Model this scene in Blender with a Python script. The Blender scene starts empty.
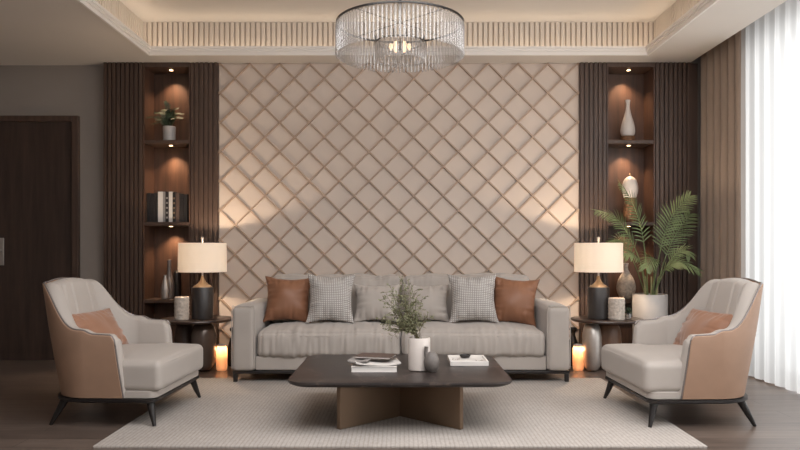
import bpy, bmesh, math, random
from mathutils import Vector, Matrix, noise
PI = math.pi
random.seed(7)
C = bpy.context.scene.collection
F = 706.0
CAMZ = 1.045

def P(px, py, d):
    return Vector(((px - 400) * d / F, d, CAMZ - (py - 250) * d / F))

# ------------------------------------------------------------------ materials
def lin(c):
    out = []
    for v in c:
        v = v / 255.0
        out.append(v / 12.92 if v <= 0.04045 else ((v + 0.055) / 1.055) ** 2.4)
    return (out[0], out[1], out[2], 1.0)

def new_mat(name):
    m = bpy.data.materials.new(name)
    m.use_nodes = True
    nt = m.node_tree
    b = nt.nodes['Principled BSDF']
    return m, nt, b

def coords(nt, scale=(1, 1, 1), kind='Object', rot=(0, 0, 0)):
    tc = nt.nodes.new('ShaderNodeTexCoord')
    mp = nt.nodes.new('ShaderNodeMapping')
    mp.inputs['Scale'].default_value = scale
    mp.inputs['Rotation'].default_value = rot
    nt.links.new(tc.outputs[kind], mp.inputs['Vector'])
    return mp.outputs['Vector']

def ramp(nt, fac, stops):
    r = nt.nodes.new('ShaderNodeValToRGB')
    e = r.color_ramp.elements
    e[0].position, e[0].color = stops[0][0], stops[0][1]
    e[1].position, e[1].color = stops[-1][0], stops[-1][1]
    for p, c in stops[1:-1]:
        x = e.new(p); x.color = c
    nt.links.new(fac, r.inputs['Fac'])
    return r.outputs['Color']

def bump(nt, b, height, strength, dist=0.01):
    n = nt.nodes.new('ShaderNodeBump')
    n.inputs['Strength'].default_value = strength
    n.inputs['Distance'].default_value = dist
    nt.links.new(height, n.inputs['Height'])
    nt.links.new(n.outputs['Normal'], b.inputs['Normal'])

def noise_node(nt, vec, scale, detail=3, rough=0.5):
    n = nt.nodes.new('ShaderNodeTexNoise')
    n.inputs['Scale'].default_value = scale
    n.inputs['Detail'].default_value = detail
    n.inputs['Roughness'].default_value = rough
    nt.links.new(vec, n.inputs['Vector'])
    return n.outputs['Fac']

def mul(c, k):
    return (min(1, c[0] * k), min(1, c[1] * k), min(1, c[2] * k), 1)

def mat_noise(name, col, rough=0.6, scale=(1, 1, 1), nscale=20, var=0.12, bs=0.1, metal=0.0, sheen=0.0, bscale=None, spec=0.5, bdist=0.01):
    m, nt, b = new_mat(name)
    c = lin(col)
    v = coords(nt, scale)
    f = noise_node(nt, v, nscale, 4)
    nt.links.new(ramp(nt, f, [(0.3, mul(c, 1 - var)), (0.7, mul(c, 1 + var))]), b.inputs['Base Color'])
    b.inputs['Roughness'].default_value = rough
    b.inputs['Metallic'].default_value = metal
    b.inputs['Specular IOR Level'].default_value = spec
    if sheen:
        b.inputs['Sheen Weight'].default_value = sheen
    if bs:
        f2 = noise_node(nt, v, bscale or nscale * 6, 2)
        bump(nt, b, f2, bs, bdist)
    return m

def mat_wood(name, dark, light, axis='Z', rough=0.45, freq=14):
    m, nt, b = new_mat(name)
    sc = {'Z': (freq, freq, 0.8), 'X': (0.8, freq, freq), 'Y': (freq, 0.8, freq)}[axis]
    v = coords(nt, sc)
    f = noise_node(nt, v, 2.2, 6, 0.62)
    nt.links.new(ramp(nt, f, [(0.28, lin(dark)), (0.72, lin(light))]), b.inputs['Base Color'])
    b.inputs['Roughness'].default_value = rough
    bump(nt, b, f, 0.12, 0.004)
    return m

def mat_emit(name, col, strength):
    m, nt, b = new_mat(name)
    b.inputs['Base Color'].default_value = lin(col)
    b.inputs['Emission Color'].default_value = lin(col)
    b.inputs['Emission Strength'].default_value = strength
    return m

M = {}
M['wood'] = mat_wood('dark_walnut', (66, 50, 42), (88, 68, 57))
M['wood_niche'] = mat_wood('niche_walnut', (62, 44, 35), (94, 68, 54), rough=0.45)
M['wood_door'] = mat_wood('door_walnut', (50, 38, 32), (74, 57, 49), freq=10)
M['wood_table'] = mat_wood('table_wood', (44, 32, 28), (66, 50, 43), axis='X', rough=0.3)
M['wood_base'] = mat_wood('pebble_wood', (92, 64, 46), (120, 86, 64), rough=0.4)
M['paint'] = mat_noise('taupe_paint', (148, 138, 130), 0.85, nscale=3, var=0.03, bs=0.02)
M['lattice'] = mat_noise('beige_panel', (207, 191, 178), 0.6, nscale=2, var=0.02, bs=0.015)
M['ceiling'] = mat_noise('ceiling_paint', (218, 211, 204), 0.9, nscale=2, var=0.015, bs=0.01)
M['ceiling_up'] = mat_noise('upper_ceiling_paint', (224, 217, 209), 0.9, nscale=2, var=0.015, bs=0.01)
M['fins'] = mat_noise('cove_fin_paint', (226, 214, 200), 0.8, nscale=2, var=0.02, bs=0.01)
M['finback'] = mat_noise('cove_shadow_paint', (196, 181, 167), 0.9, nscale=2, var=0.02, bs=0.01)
M['sofa'] = mat_noise('sofa_cloth', (171, 162, 154), 0.85, nscale=5, var=0.04, bs=0.10, sheen=0.25, bscale=420, bdist=0.002)
M['chair'] = mat_noise('armchair_cloth', (174, 165, 157), 0.62, nscale=5, var=0.03, bs=0.08, sheen=0.15, bscale=350, bdist=0.002)
M['tan'] = mat_noise('tan_leather', (162, 130, 108), 0.55, nscale=9, var=0.05, bs=0.12, bscale=260, bdist=0.002)
M['rust'] = mat_noise('rust_leather', (136, 93, 68), 0.5, nscale=7, var=0.07, bs=0.15, bscale=180, bdist=0.003)
M['apricot'] = mat_noise('apricot_velvet', (150, 106, 80), 0.6, nscale=7, var=0.07, bs=0.15, bscale=160, sheen=0.4, bdist=0.003)
M['black'] = mat_noise('black_metal', (34, 30, 29), 0.35, nscale=8, var=0.1, bs=0.02)
M['lampblack'] = mat_noise('lamp_black', (46, 42, 41), 0.38, scale=(1, 1, 8), nscale=20, var=0.12, bs=0.05)
M['bronze'] = mat_noise('bronze_metal', (132, 110, 90), 0.38, nscale=5, var=0.05, bs=0.03, metal=0.55)
M['brass'] = mat_noise('brushed_brass', (156, 134, 110), 0.5, nscale=30, var=0.05, bs=0.03, metal=0.8)
M['silver'] = mat_noise('brushed_silver', (196, 189, 183), 0.42, nscale=30, var=0.06, bs=0.03, metal=0.8)
M['ceramic'] = mat_noise('grey_ceramic', (178, 172, 168), 0.45, nscale=14, var=0.05, bs=0.05)
M['whiteceramic'] = mat_noise('white_ceramic', (214, 204, 196), 0.4, nscale=14, var=0.04, bs=0.04)
M['darkceramic'] = mat_noise('charcoal_ceramic', (112, 105, 100), 0.5, nscale=26, var=0.16, bs=0.15)
M['greyglaze'] = mat_noise('grey_glaze', (134, 126, 122), 0.25, nscale=10, var=0.08, bs=0.03, metal=0.3)
M['darkglaze'] = mat_noise('dark_glaze', (104, 90, 82), 0.25, nscale=10, var=0.08, bs=0.02, metal=0.3)
M['stone'] = mat_noise('rough_stone', (190, 178, 166), 0.85, nscale=45, var=0.25, bs=0.6, bscale=70)
M['rattan'] = mat_noise('woven_rattan', (120, 84, 56), 0.7, nscale=60, var=0.4, bs=0.6, bscale=80)
M['paper'] = mat_noise('white_paper', (226, 220, 214), 0.7, scale=(1, 1, 60), nscale=8, var=0.04, bs=0.05)
M['whitecover'] = mat_noise('white_cover', (222, 216, 210), 0.45, nscale=8, var=0.02, bs=0.0)
M['greycover'] = mat_noise('grey_cover', (150, 144, 140), 0.5, nscale=8, var=0.04, bs=0.0)
M['blackcover'] = mat_noise('black_cover', (36, 32, 31), 0.5, nscale=8, var=0.06, bs=0.0)
M['browncover'] = mat_noise('brown_cover', (92, 74, 66), 0.45, nscale=8, var=0.08, bs=0.0)
M['soil'] = mat_noise('potting_soil', (52, 42, 34), 0.95, nscale=60, var=0.4, bs=0.8)
M['leaf'] = mat_noise('palm_leaf', (112, 126, 84), 0.5, nscale=12, var=0.25, bs=0.05)
M['fern'] = mat_noise('fern_leaf', (54, 66, 46), 0.55, nscale=14, var=0.25, bs=0.05)
M['olive'] = mat_noise('olive_leaf', (140, 140, 108), 0.6, nscale=30, var=0.3, bs=0.02)
M['twig'] = mat_noise('twig_bark', (96, 88, 62), 0.8, nscale=30, var=0.2, bs=0.1)
M['stem'] = mat_noise('palm_stem', (150, 146, 104), 0.6, nscale=12, var=0.15, bs=0.05)
M['glow'] = mat_emit('candle_glow', (255, 196, 130), 1.1)
M['cove_led'] = mat_emit('cove_led', (255, 238, 216), 4.6)
M['spot_led'] = mat_emit('spot_led', (255, 205, 150), 14)
M['bulb'] = mat_emit('bulb_glow', (255, 214, 170), 2.0)
M['wax'] = mat_emit('warm_wax', (255, 186, 120), 0.9)

def m_marble():
    m, nt, b = new_mat('dark_stone_top')
    v = coords(nt, (1, 1, 1))
    f = noise_node(nt, v, 3.5, 6, 0.6)
    w = nt.nodes.new('ShaderNodeTexNoise'); w.inputs['Scale'].default_value = 2.2; w.inputs['Detail'].default_value = 8
    w.inputs['Distortion'].default_value = 1.2
    nt.links.new(v, w.inputs['Vector'])
    base = ramp(nt, f, [(0.3, lin((38, 32, 31))), (0.75, lin((58, 50, 47)))])
    vein = ramp(nt, w.outputs['Fac'], [(0.485, (0, 0, 0, 1)), (0.5, (1, 1, 1, 1)), (0.515, (0, 0, 0, 1))])
    mx = nt.nodes.new('ShaderNodeMix'); mx.data_type = 'RGBA'
    mm = nt.nodes.new('ShaderNodeMath'); mm.operation = 'MULTIPLY'; mm.inputs[1].default_value = 0.18
    nt.links.new(vein, mm.inputs[0]); nt.links.new(mm.outputs[0], mx.inputs['Factor'])
    nt.links.new(base, mx.inputs['A']); mx.inputs['B'].default_value = lin((150, 130, 118))
    nt.links.new(mx.outputs['Result'], b.inputs['Base Color'])
    b.inputs['Roughness'].default_value = 0.34
    b.inputs['Specular IOR Level'].default_value = 0.3
    return m
M['marble'] = m_marble()

def m_floor():
    m, nt, b = new_mat('floor_planks')
    v = coords(nt, (1, 1, 1))
    br = nt.nodes.new('ShaderNodeTexBrick')
    br.offset = 0.37
    br.inputs['Scale'].default_value = 1.0
    br.inputs['Brick Width'].default_value = 1.5
    br.inputs['Row Height'].default_value = 0.17
    br.inputs['Mortar Size'].default_value = 0.002
    br.inputs['Color1'].default_value = lin((122, 108, 99))
    br.inputs['Color2'].default_value = lin((103, 90, 82))
    br.inputs['Mortar'].default_value = lin((42, 33, 29))
    nt.links.new(v, br.inputs['Vector'])
    v2 = coords(nt, (0.9, 9, 1))
    f = noise_node(nt, v2, 2.6, 6, 0.6)
    g = ramp(nt, f, [(0.3, (0.62, 0.6, 0.58, 1)), (0.72, (1.15, 1.12, 1.1, 1))])
    mx = nt.nodes.new('ShaderNodeMix'); mx.data_type = 'RGBA'; mx.blend_type = 'MULTIPLY'
    mx.inputs['Factor'].default_value = 1
    nt.links.new(br.outputs['Color'], mx.inputs['A']); nt.links.new(g, mx.inputs['B'])
    nt.links.new(mx.outputs['Result'], b.inputs['Base Color'])
    b.inputs['Roughness'].default_value = 0.3
    bump(nt, b, f, 0.12, 0.003)
    return m
M['floor'] = m_floor()

def m_rug():
    m, nt, b = new_mat('woven_rug')
    v = coords(nt, (30, 10, 1))
    f = noise_node(nt, v, 2.4, 5, 0.7)
    v2 = coords(nt, (1, 1, 1))
    w = nt.nodes.new('ShaderNodeTexWave'); w.wave_type = 'BANDS'; w.bands_direction = 'X'
    w.inputs['Scale'].default_value = 13; w.inputs['Distortion'].default_value = 0.0
    nt.links.new(v2, w.inputs['Vector'])
    f3 = noise_node(nt, v2, 1.1, 4, 0.6)
    base = ramp(nt, f, [(0.32, lin((170, 162, 155))), (0.66, lin((190, 182, 175)))])
    lo = ramp(nt, w.outputs['Fac'], [(0.0, (0.84, 0.83, 0.82, 1)), (0.45, (1, 1, 1, 1))])
    big = ramp(nt, f3, [(0.35, (0.9, 0.9, 0.9, 1)), (0.65, (1.05, 1.05, 1.05, 1))])
    mx = nt.nodes.new('ShaderNodeMix'); mx.data_type = 'RGBA'; mx.blend_type = 'MULTIPLY'; mx.inputs['Factor'].default_value = 1
    nt.links.new(base, mx.inputs['A']); nt.links.new(lo, mx.inputs['B'])
    m2 = nt.nodes.new('ShaderNodeMix'); m2.data_type = 'RGBA'; m2.blend_type = 'MULTIPLY'; m2.inputs['Factor'].default_value = 1
    nt.links.new(mx.outputs['Result'], m2.inputs['A']); nt.links.new(big, m2.inputs['B'])
    nt.links.new(m2.outputs['Result'], b.inputs['Base Color'])
    b.inputs['Roughness'].default_value = 0.95
    b.inputs['Specular IOR Level'].default_value = 0.1
    bump(nt, b, f, 0.2, 0.004)
    return m
M['rug'] = m_rug()

def m_check():
    m, nt, b = new_mat('checked_cloth')
    v = coords(nt, (1, 1, 1))
    def band(direction, sc, dist):
        w = nt.nodes.new('ShaderNodeTexWave'); w.wave_type = 'BANDS'; w.bands_direction = direction
        w.inputs['Scale'].default_value = sc; w.inputs['Distortion'].default_value = dist
        w.inputs['Detail Scale'].default_value = 8
        nt.links.new(v, w.inputs['Vector'])
        return ramp(nt, w.outputs['Fac'], [(0.5, (0, 0, 0, 1)), (0.75, (1, 1, 1, 1))])
    a = band('X', 21, 0.5); c = band('Y', 21, 0.5)
    mx = nt.nodes.new('ShaderNodeMath'); mx.operation = 'MAXIMUM'
    nt.links.new(a, mx.inputs[0]); nt.links.new(c, mx.inputs[1])
    nt.links.new(ramp(nt, mx.outputs[0], [(0.0, lin((208, 203, 198))), (1.0, lin((148, 142, 137)))]), b.inputs['Base Color'])
    b.inputs['Roughness'].default_value = 0.9
    bump(nt, b, mx.outputs[0], 0.3, 0.004)
    return m
M['check'] = m_check()

def m_mixshader(name, col, transp, transl=0.0, glossy=0.0, rough=0.05, strength=1.0, emit=0.0):
    """cloth or glass that lets light through: diffuse/translucent/glossy mixed with transparent"""
    m = bpy.data.materials.new(name); m.use_nodes = True
    nt = m.node_tree
    for n in list(nt.nodes): nt.nodes.remove(n)
    out = nt.nodes.new('ShaderNodeOutputMaterial')
    d = nt.nodes.new('ShaderNodeBsdfDiffuse'); d.inputs['Color'].default_value = lin(col)
    t = nt.nodes.new('ShaderNodeBsdfTranslucent'); t.inputs['Color'].default_value = lin(col)
    g = nt.nodes.new('ShaderNodeBsdfGlossy'); g.inputs['Color'].default_value = (1, 1, 1, 1); g.inputs['Roughness'].default_value = rough
    tr = nt.nodes.new('ShaderNodeBsdfTransparent')
    m1 = nt.nodes.new('ShaderNodeMixShader'); m1.inputs[0].default_value = transl
    nt.links.new(d.outputs[0], m1.inputs[1]); nt.links.new(t.outputs[0], m1.inputs[2])
    m2 = nt.nodes.new('ShaderNodeMixShader'); m2.inputs[0].default_value = glossy
    nt.links.new(m1.outputs[0], m2.inputs[1]); nt.links.new(g.outputs[0], m2.inputs[2])
    m3 = nt.nodes.new('ShaderNodeMixShader'); m3.inputs[0].default_value = transp
    nt.links.new(m2.outputs[0], m3.inputs[1]); nt.links.new(tr.outputs[0], m3.inputs[2])
    last = m3.outputs[0]
    if emit:
        e = nt.nodes.new('ShaderNodeEmission'); e.inputs['Color'].default_value = lin(col); e.inputs['Strength'].default_value = emit
        a = nt.nodes.new('ShaderNodeAddShader')
        nt.links.new(last, a.inputs[0]); nt.links.new(e.outputs[0], a.inputs[1]); last = a.outputs[0]
    nt.links.new(last, out.inputs['Surface'])
    return m
M['sheer'] = m_mixshader('sheer_voile', (208, 207, 205), 0.09, 0.85)
M['glass'] = m_mixshader('window_glass', (240, 244, 246), 0.93, 0.0, 1.0, 0.02)
M['crystal'] = m_mixshader('crystal_glass', (176, 169, 163), 0.62, 0.35, 0.2, 0.2)
M['shade'] = m_mixshader('lamp_linen', (255, 248, 238), 0.0, 0.55, emit=.05)
M['lantern'] = m_mixshader('lantern_glass', (255, 214, 170), 0.45, 0.6, 0.12, 0.1, emit=.08)

def m_drape():
    m = mat_noise('brown_drape', (150, 131, 116), 0.85, scale=(1, 1, 0.2), nscale=30, var=0.06, bs=0.1, sheen=0.2, bscale=300, bdist=0.002)
    return m
M['drape'] = m_drape()

# ------------------------------------------------------------------ helpers
def obj(name, bm, m, parent=None, smooth=True, ang=38, bevel=0.0, seg=2):
    bmesh.ops.recalc_face_normals(bm, faces=bm.faces[:])
    me = bpy.data.meshes.new(name)
    bm.to_mesh(me); bm.free()
    if isinstance(m, (list, tuple)):
        for x in m: me.materials.append(x)
    else:
        me.materials.append(m)
    if smooth:
        for p in me.polygons: p.use_smooth = True
        me.set_sharp_from_angle(angle=math.radians(ang))
    o = bpy.data.objects.new(name, me); C.objects.link(o)
    if parent: o.parent = parent
    if bevel:
        b = o.modifiers.new('bevel', 'BEVEL'); b.width = bevel; b.segments = seg; b.limit_method = 'ANGLE'
        b.angle_limit = math.radians(40)
    return o

def thing(name, label, cat, loc=(0, 0, 0), rotz=0, group=None):
    o = bpy.data.objects.new(name, None); C.objects.link(o)
    o.empty_display_size = 0.1
    o.location = loc; o.rotation_euler = (0, 0, rotz)
    o['label'] = label; o['category'] = cat
    if group: o['group'] = group
    return o

def tag(o, label, cat, group=None, loc=None, rot=None):
    o['label'] = label; o['category'] = cat
    if group: o['group'] = group
    if loc is not None: o.location = loc
    if rot is not None: o.rotation_euler = rot
    return o

def struct(name, bm, m, parent=None, label=None, **k):
    o = obj(name, bm, m, parent, **k)
    if not parent:
        o['kind'] = 'structure'
        if label: o['label'] = label; o['category'] = name.split('_')[0]
    return o

def dup(root, loc, rotz=0, label=None, group=None):
    r = root.copy(); C.objects.link(r)
    r.location = loc; r.rotation_euler = (0, 0, rotz)
    if label: r['label'] = label
    if group: r['group'] = group
    for ch in list(root.children):
        c = ch.copy(); C.objects.link(c); c.parent = r
        for g in list(ch.children):
            d = g.copy(); C.objects.link(d); d.parent = c
    return r

def B(): return bmesh.new()

def box(bm, x0, x1, y0, y1, z0, z1):
    vs = [bm.verts.new(p) for p in [(x0, y0, z0), (x1, y0, z0), (x1, y1, z0), (x0, y1, z0), (x0, y0, z1), (x1, y0, z1), (x1, y1, z1), (x0, y1, z1)]]
    for f in [(0, 3, 2, 1), (4, 5, 6, 7), (0, 1, 5, 4), (1, 2, 6, 5), (2, 3, 7, 6), (3, 0, 4, 7)]:
        bm.faces.new([vs[i] for i in f])
    return vs

def lathe(bm, prof, cx=0, cy=0, seg=40, sx=1, sy=1, lobes=0, lobe_amp=0):
    rings = []
    for r, z in prof:
        if r < 1e-5:
            rings.append([bm.verts.new((cx, cy, z))]); continue
        ring = []
        for i in range(seg):
            a = 2 * PI * i / seg
            rr = r * (1 + lobe_amp * abs(math.cos(lobes * a / 2))) if lobes else r
            ring.append(bm.verts.new((cx + rr * sx * math.cos(a), cy + rr * sy * math.sin(a), z)))
        rings.append(ring)
    for a, b in zip(rings[:-1], rings[1:]):
        if len(a) == 1 and len(b) == 1: continue
        for i in range(seg):
            j = (i + 1) % seg
            if len(a) == 1: bm.faces.new((a[0], b[j], b[i]))
            elif len(b) == 1: bm.faces.new((a[i], a[j], b[0]))
            else: bm.faces.new((a[i], a[j], b[j], b[i]))
    if len(rings[0]) > 1: bm.faces.new(rings[0][::-1])
    if len(rings[-1]) > 1: bm.faces.new(rings[-1])

def curve_prof(pts, n=6):
    """Catmull-Rom through (r,z) points"""
    out = []
    P_ = [pts[0]] + list(pts) + [pts[-1]]
    for i in range(1, len(P_) - 2):
        for k in range(n):
            t = k / n
            o = []
            for c in range(len(pts[0])):
                p0, p1, p2, p3 = P_[i - 1][c], P_[i][c], P_[i + 1][c], P_[i + 2][c]
                o.append(0.5 * ((2 * p1) + (-p0 + p2) * t + (2 * p0 - 5 * p1 + 4 * p2 - p3) * t * t + (-p0 + 3 * p1 - 3 * p2 + p3) * t ** 3))
            out.append(tuple(o))
    out.append(tuple(pts[-1]))
    return out

def tube(bm, pts, rad, seg=8, closed=False):
    pts = [Vector(p) for p in pts]
    n = len(pts)
    rings = []
    for i, p in enumerate(pts):
        if closed: t = pts[(i + 1) % n] - pts[i - 1]
        else: t = pts[min(i + 1, n - 1)] - pts[max(i - 1, 0)]
        t.normalize()
        up = Vector((0, 0, 1)) if abs(t.z) < 0.95 else Vector((0, 1, 0))
        a = t.cross(up).normalized(); b = t.cross(a).normalized()
        r = rad[i] if isinstance(rad, (list, tuple)) else rad
        rings.append([bm.verts.new(p + a * r * math.cos(2 * PI * k / seg) + b * r * math.sin(2 * PI * k / seg)) for k in range(seg)])
    m = n if closed else n - 1
    for i in range(m):
        A, D = rings[i], rings[(i + 1) % n]
        for k in range(seg):
            l = (k + 1) % seg
            bm.faces.new((A[k], A[l], D[l], D[k]))
    if not closed:
        bm.faces.new(rings[0][::-1]); bm.faces.new(rings[-1])

def softbox(w, d, h, r, crown=0.0, crownf=0.0, wr=0.0, seed=0, n=44, wfun=None, gather=0.0, nz=None):
    """a rounded, padded box centred on the origin"""
    bm = B()
    nz = nz or max(8, n // 3)
    H = (w / 2, d / 2, h / 2)
    def warp(t): return math.sin(t * PI / 2) * 0.35 + t * 0.65
    cache = {}
    cnt = (n, max(10, n // 2), nz)
    def vert(i, j, k):
        key = (i, j, k)
        if key in cache: return cache[key]
        u = [warp(-1 + 2 * i / cnt[0]), warp(-1 + 2 * j / cnt[1]), warp(-1 + 2 * k / cnt[2])]
        p = Vector((u[0] * H[0], u[1] * H[1], u[2] * H[2]))
        q = Vector([max(-(H[c] - r), min(H[c] - r, p[c])) for c in range(3)])
        dv = p - q
        nrm = dv.normalized() if dv.length > 1e-6 else Vector((0, 0, 0))
        p = q + nrm * r if dv.length > 1e-6 else p
        cx = 1 - u[0] ** 2; cy = 1 - u[1] ** 2; cz = 1 - u[2] ** 2
        p.z += crown * (cx ** 0.6) * (cy ** 0.6) * max(0, u[2])
        if u[1] < 0: p.y -= crownf * (cx ** 0.5) * (cz ** 0.7) * (-u[1])
        if wr or gather:
            s = seed * 7.3
            b1 = noise.noise(Vector((p.x * 5 + s, p.y * 5, p.z * 5))) * wr
            edge = min(1, abs(u[1]) ** 3 + abs(u[2]) * 0.0)
            g = noise.noise(Vector((p.x * 34 + s, p.y * 3.2, p.z * 4))) + 0.5 * noise.noise(Vector((p.x * 70 + s, p.y * 4, p.z * 5)))
            am = noise.noise(Vector((p.x * 3 + s, 3.3, 0))) * 0.5 + 0.6
            off = b1 + g * gather * am * (0.35 + 0.65 * abs(u[1]))
            p += (nrm if nrm.length > 0 else Vector((0, 0, 1))) * off
        if wfun: p = wfun(p)
        v = bm.verts.new(p); cache[key] = v
        return v
    a, b, c = cnt
    for i in range(a):
        for j in range(b):
            bm.faces.new((vert(i, j, 0), vert(i, j + 1, 0), vert(i + 1, j + 1, 0), vert(i + 1, j, 0)))
            bm.faces.new((vert(i, j, c), vert(i + 1, j, c), vert(i + 1, j + 1, c), vert(i, j + 1, c)))
    for i in range(a):
        for k in range(c):
            bm.faces.new((vert(i, 0, k), vert(i + 1, 0, k), vert(i + 1, 0, k + 1), vert(i, 0, k + 1)))
            bm.faces.new((vert(i, b, k), vert(i, b, k + 1), vert(i + 1, b, k + 1), vert(i + 1, b, k)))
    for j in range(b):
        for k in range(c):
            bm.faces.new((vert(0, j, k), vert(0, j, k + 1), vert(0, j + 1, k + 1), vert(0, j + 1, k)))
            bm.faces.new((vert(a, j, k), vert(a, j + 1, k), vert(a, j + 1, k + 1), vert(a, j, k + 1)))
    return bm

def pillow(w, h, t, seed=0, wr=0.014, pinch=0.11, n=40, gather=0.020):
    """knife-edge cushion in its local XY plane, thickness along Z"""
    bm = B()
    grid = {}
    for side in (1, -1):
        for i in range(n + 1):
            for j in range(n + 1):
                rim = i in (0, n) or j in (0, n)
                key = (i, j, 0 if rim else side)
                if key in grid: continue
                u = math.sin((-1 + 2 * i / n) * PI / 2) * 0.45 + (-1 + 2 * i / n) * 0.55
                v = math.sin((-1 + 2 * j / n) * PI / 2) * 0.45 + (-1 + 2 * j / n) * 0.55
                x = w / 2 * u * (1 - pinch * (1 - v * v) * abs(u))
                y = h / 2 * v * (1 - pinch * (1 - u * u) * abs(v))
                prof = ((1 - abs(u) ** 2.2) ** 0.72) * ((1 - abs(v) ** 2.2) ** 0.72)
                z = side * t / 2 * prof
                s = seed * 5.1 + (9 if side < 0 else 0)
                k = 1 if rim else 0
                ex = abs(u) ** 2.5; ey = abs(v) ** 2.5
                g = ey * noise.noise(Vector((x * 38 + s, y * 4, 0))) + ex * noise.noise(Vector((x * 4, y * 38 + s, 0)))
                fold = noise.noise(Vector((x * 8 + s, y * 8, 1.7)))
                z += side * (fold * wr + g * gather * 1.6) * (0 if rim else min(1, prof * 2.5))
                if rim:
                    x += noise.noise(Vector((y * 18 + s, 2, 2))) * 0.004
                    y += noise.noise(Vector((x * 18 + s, 5, 2))) * 0.004
                grid[key] = bm.verts.new((x, y, z))
    def gv(i, j, side):
        rim = i in (0, n) or j in (0, n)
        return grid[(i, j, 0 if rim else side)]
    for side in (1, -1):
        for i in range(n):
            for j in range(n):
                f = (gv(i, j, side), gv(i + 1, j, side), gv(i + 1, j + 1, side), gv(i, j + 1, side))
                bm.faces.new(f if side > 0 else f[::-1])
    return bm

def rrect(hw, hd, r, n=8, cx=0, cy=0):
    pts = []
    for (sx, sy, a0) in ((1, 1, 0), (-1, 1, PI / 2), (-1, -1, PI), (1, -1, 1.5 * PI)):
        for k in range(n + 1):
            a = a0 + PI / 2 * k / n
            pts.append((cx + sx * (hw - r) + r * math.cos(a), cy + sy * (hd - r) + r * math.sin(a)))
    return pts

def prism(bm, layers):
    """stack of equal-length outlines: [(pts, z), ...]"""
    rings = [[bm.verts.new((x, y, z)) for x, y in pts] for pts, z in layers]
    n = len(rings[0])
    for a, b in zip(rings[:-1], rings[1:]):
        for i in range(n):
            j = (i + 1) % n
            bm.faces.new((a[i], a[j], b[j], b[i]))
    bm.faces.new(rings[0][::-1]); bm.faces.new(rings[-1])

def light(kind, name, loc, energy, col=(1, 1, 1), rot=(0, 0, 0), **k):
    l = bpy.data.lights.new(name, kind); l.energy = energy; l.color = col
    for a, v in k.items(): setattr(l, a, v)
    o = bpy.data.objects.new(name, l); C.objects.link(o)
    o.location = loc; o.rotation_euler = rot
    return o

# ------------------------------------------------------------------ the room
XL, XR = -4.4, 3.12
YB, YF = 6.9, -1.6
ZC, ZU = 2.80, 3.12

bm = B(); box(bm, XL - .1, XR + .1, YF - .1, YB + .1, -0.1, 0.0)
struct('floor', bm, M['floor'], smooth=False, label='dark brown wooden plank floor')

# ceiling with a raised coffer
cx0, cx1, cy0, cy1 = -2.25, 2.22, 1.2, 6.34
bm = B()
box(bm, XL - .1, cx0 - .11, YF - .1, YB + .1, ZC, 2.83)
box(bm, cx1 + .11, 2.72, YF - .1, YB + .1, ZC, 2.83)
box(bm, cx0 - .11, cx1 + .11, cy1 + .11, YB + .1, ZC, 2.83)
box(bm, cx0 - .11, cx1 + .11, YF - .1, cy0 - .11, ZC, 2.83)
# ledge ring of the cove
for (a, b, c, d) in ((cx0 - .11, cx0 - .005, cy0 - .11, cy1 + .11), (cx1 + .005, cx1 + .11, cy0 - .11, cy1 + .11),
                     (cx0 - .005, cx1 + .005, cy1 + .005, cy1 + .11), (cx0 - .005, cx1 + .005, cy0 - .11, cy0 - .005)):
    box(bm, a, b, c, d, ZC, 2.83)
# curtain pocket
box(bm, 2.70, 2.72, YF - .1, YB + .1, 2.83, 2.98)
box(bm, 2.70, XR + .1, YF - .1, YB + .1, 2.98, 3.0)
struct('ceiling', bm, M['ceiling'], smooth=False, label='pale lower ceiling around the raised recess')
bm = B()
box(bm, cx0 - .3, cx1 + .3, cy0 - .3, cy1 + .3, ZU, ZU + .03)
box(bm, -2.03, 2.02, cy0 + .3, 6.16, ZU - .012, ZU)
struct('ceiling_recess', bm, M['ceiling_up'], smooth=False, label='cream raised ceiling inside the recess')

# stepped moulding round the opening
def ring_mold(bm, off_in, off_out, z0, z1):
    a0, a1, b0, b1 = cx0 + off_in, cx1 - off_in, cy0 + off_in, cy1 - off_in
    c0, c1, d0, d1 = cx0 - off_out, cx1 + off_out, cy0 - off_out, cy1 + off_out
    box(bm, c0, a0, d0, d1, z0, z1); box(bm, a1, c1, d0, d1, z0, z1)
    box(bm, a0, a1, b1, d1, z0, z1); box(bm, a0, a1, d0, b0, z0, z1)
bm = B()
ring_mold(bm, 0.0, 0.02, ZC - .006, 2.835)
ring_mold(bm, 0.012, 0.012, 2.825, 2.85)
ring_mold(bm, 0.022, 0.0, 2.848, 2.872)
M['trimwhite'] = mat_noise('trim_white', (236, 230, 224), 0.7, nscale=2, var=.01, bs=0)
struct('trim_1', bm, M['trimwhite'], smooth=False, label='white stepped moulding round the ceiling recess', bevel=0.003)

# ribbed band of the recess
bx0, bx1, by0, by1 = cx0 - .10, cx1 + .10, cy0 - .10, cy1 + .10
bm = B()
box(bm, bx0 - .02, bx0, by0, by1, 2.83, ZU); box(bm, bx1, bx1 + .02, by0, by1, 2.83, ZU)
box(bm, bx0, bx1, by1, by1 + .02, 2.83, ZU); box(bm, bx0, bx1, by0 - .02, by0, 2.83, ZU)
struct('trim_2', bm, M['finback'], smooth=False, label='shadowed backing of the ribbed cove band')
bm = B(); p = 0.047; w = 0.032
x = bx0 + .01
while x + w < bx1:
    box(bm, x, x + w, by1 - .018, by1, 2.83, ZU); x += p
y = by0 + .01
while y + w < by1:
    box(bm, bx0, bx0 + .018, y, y + w, 2.83, ZU); box(bm, bx1 - .018, bx1, y, y + w, 2.83, ZU); y += p
struct('trim_3', bm, M['fins'], smooth=False, label='cream vertical ribs of the lit cove band')
bm = B()
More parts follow.
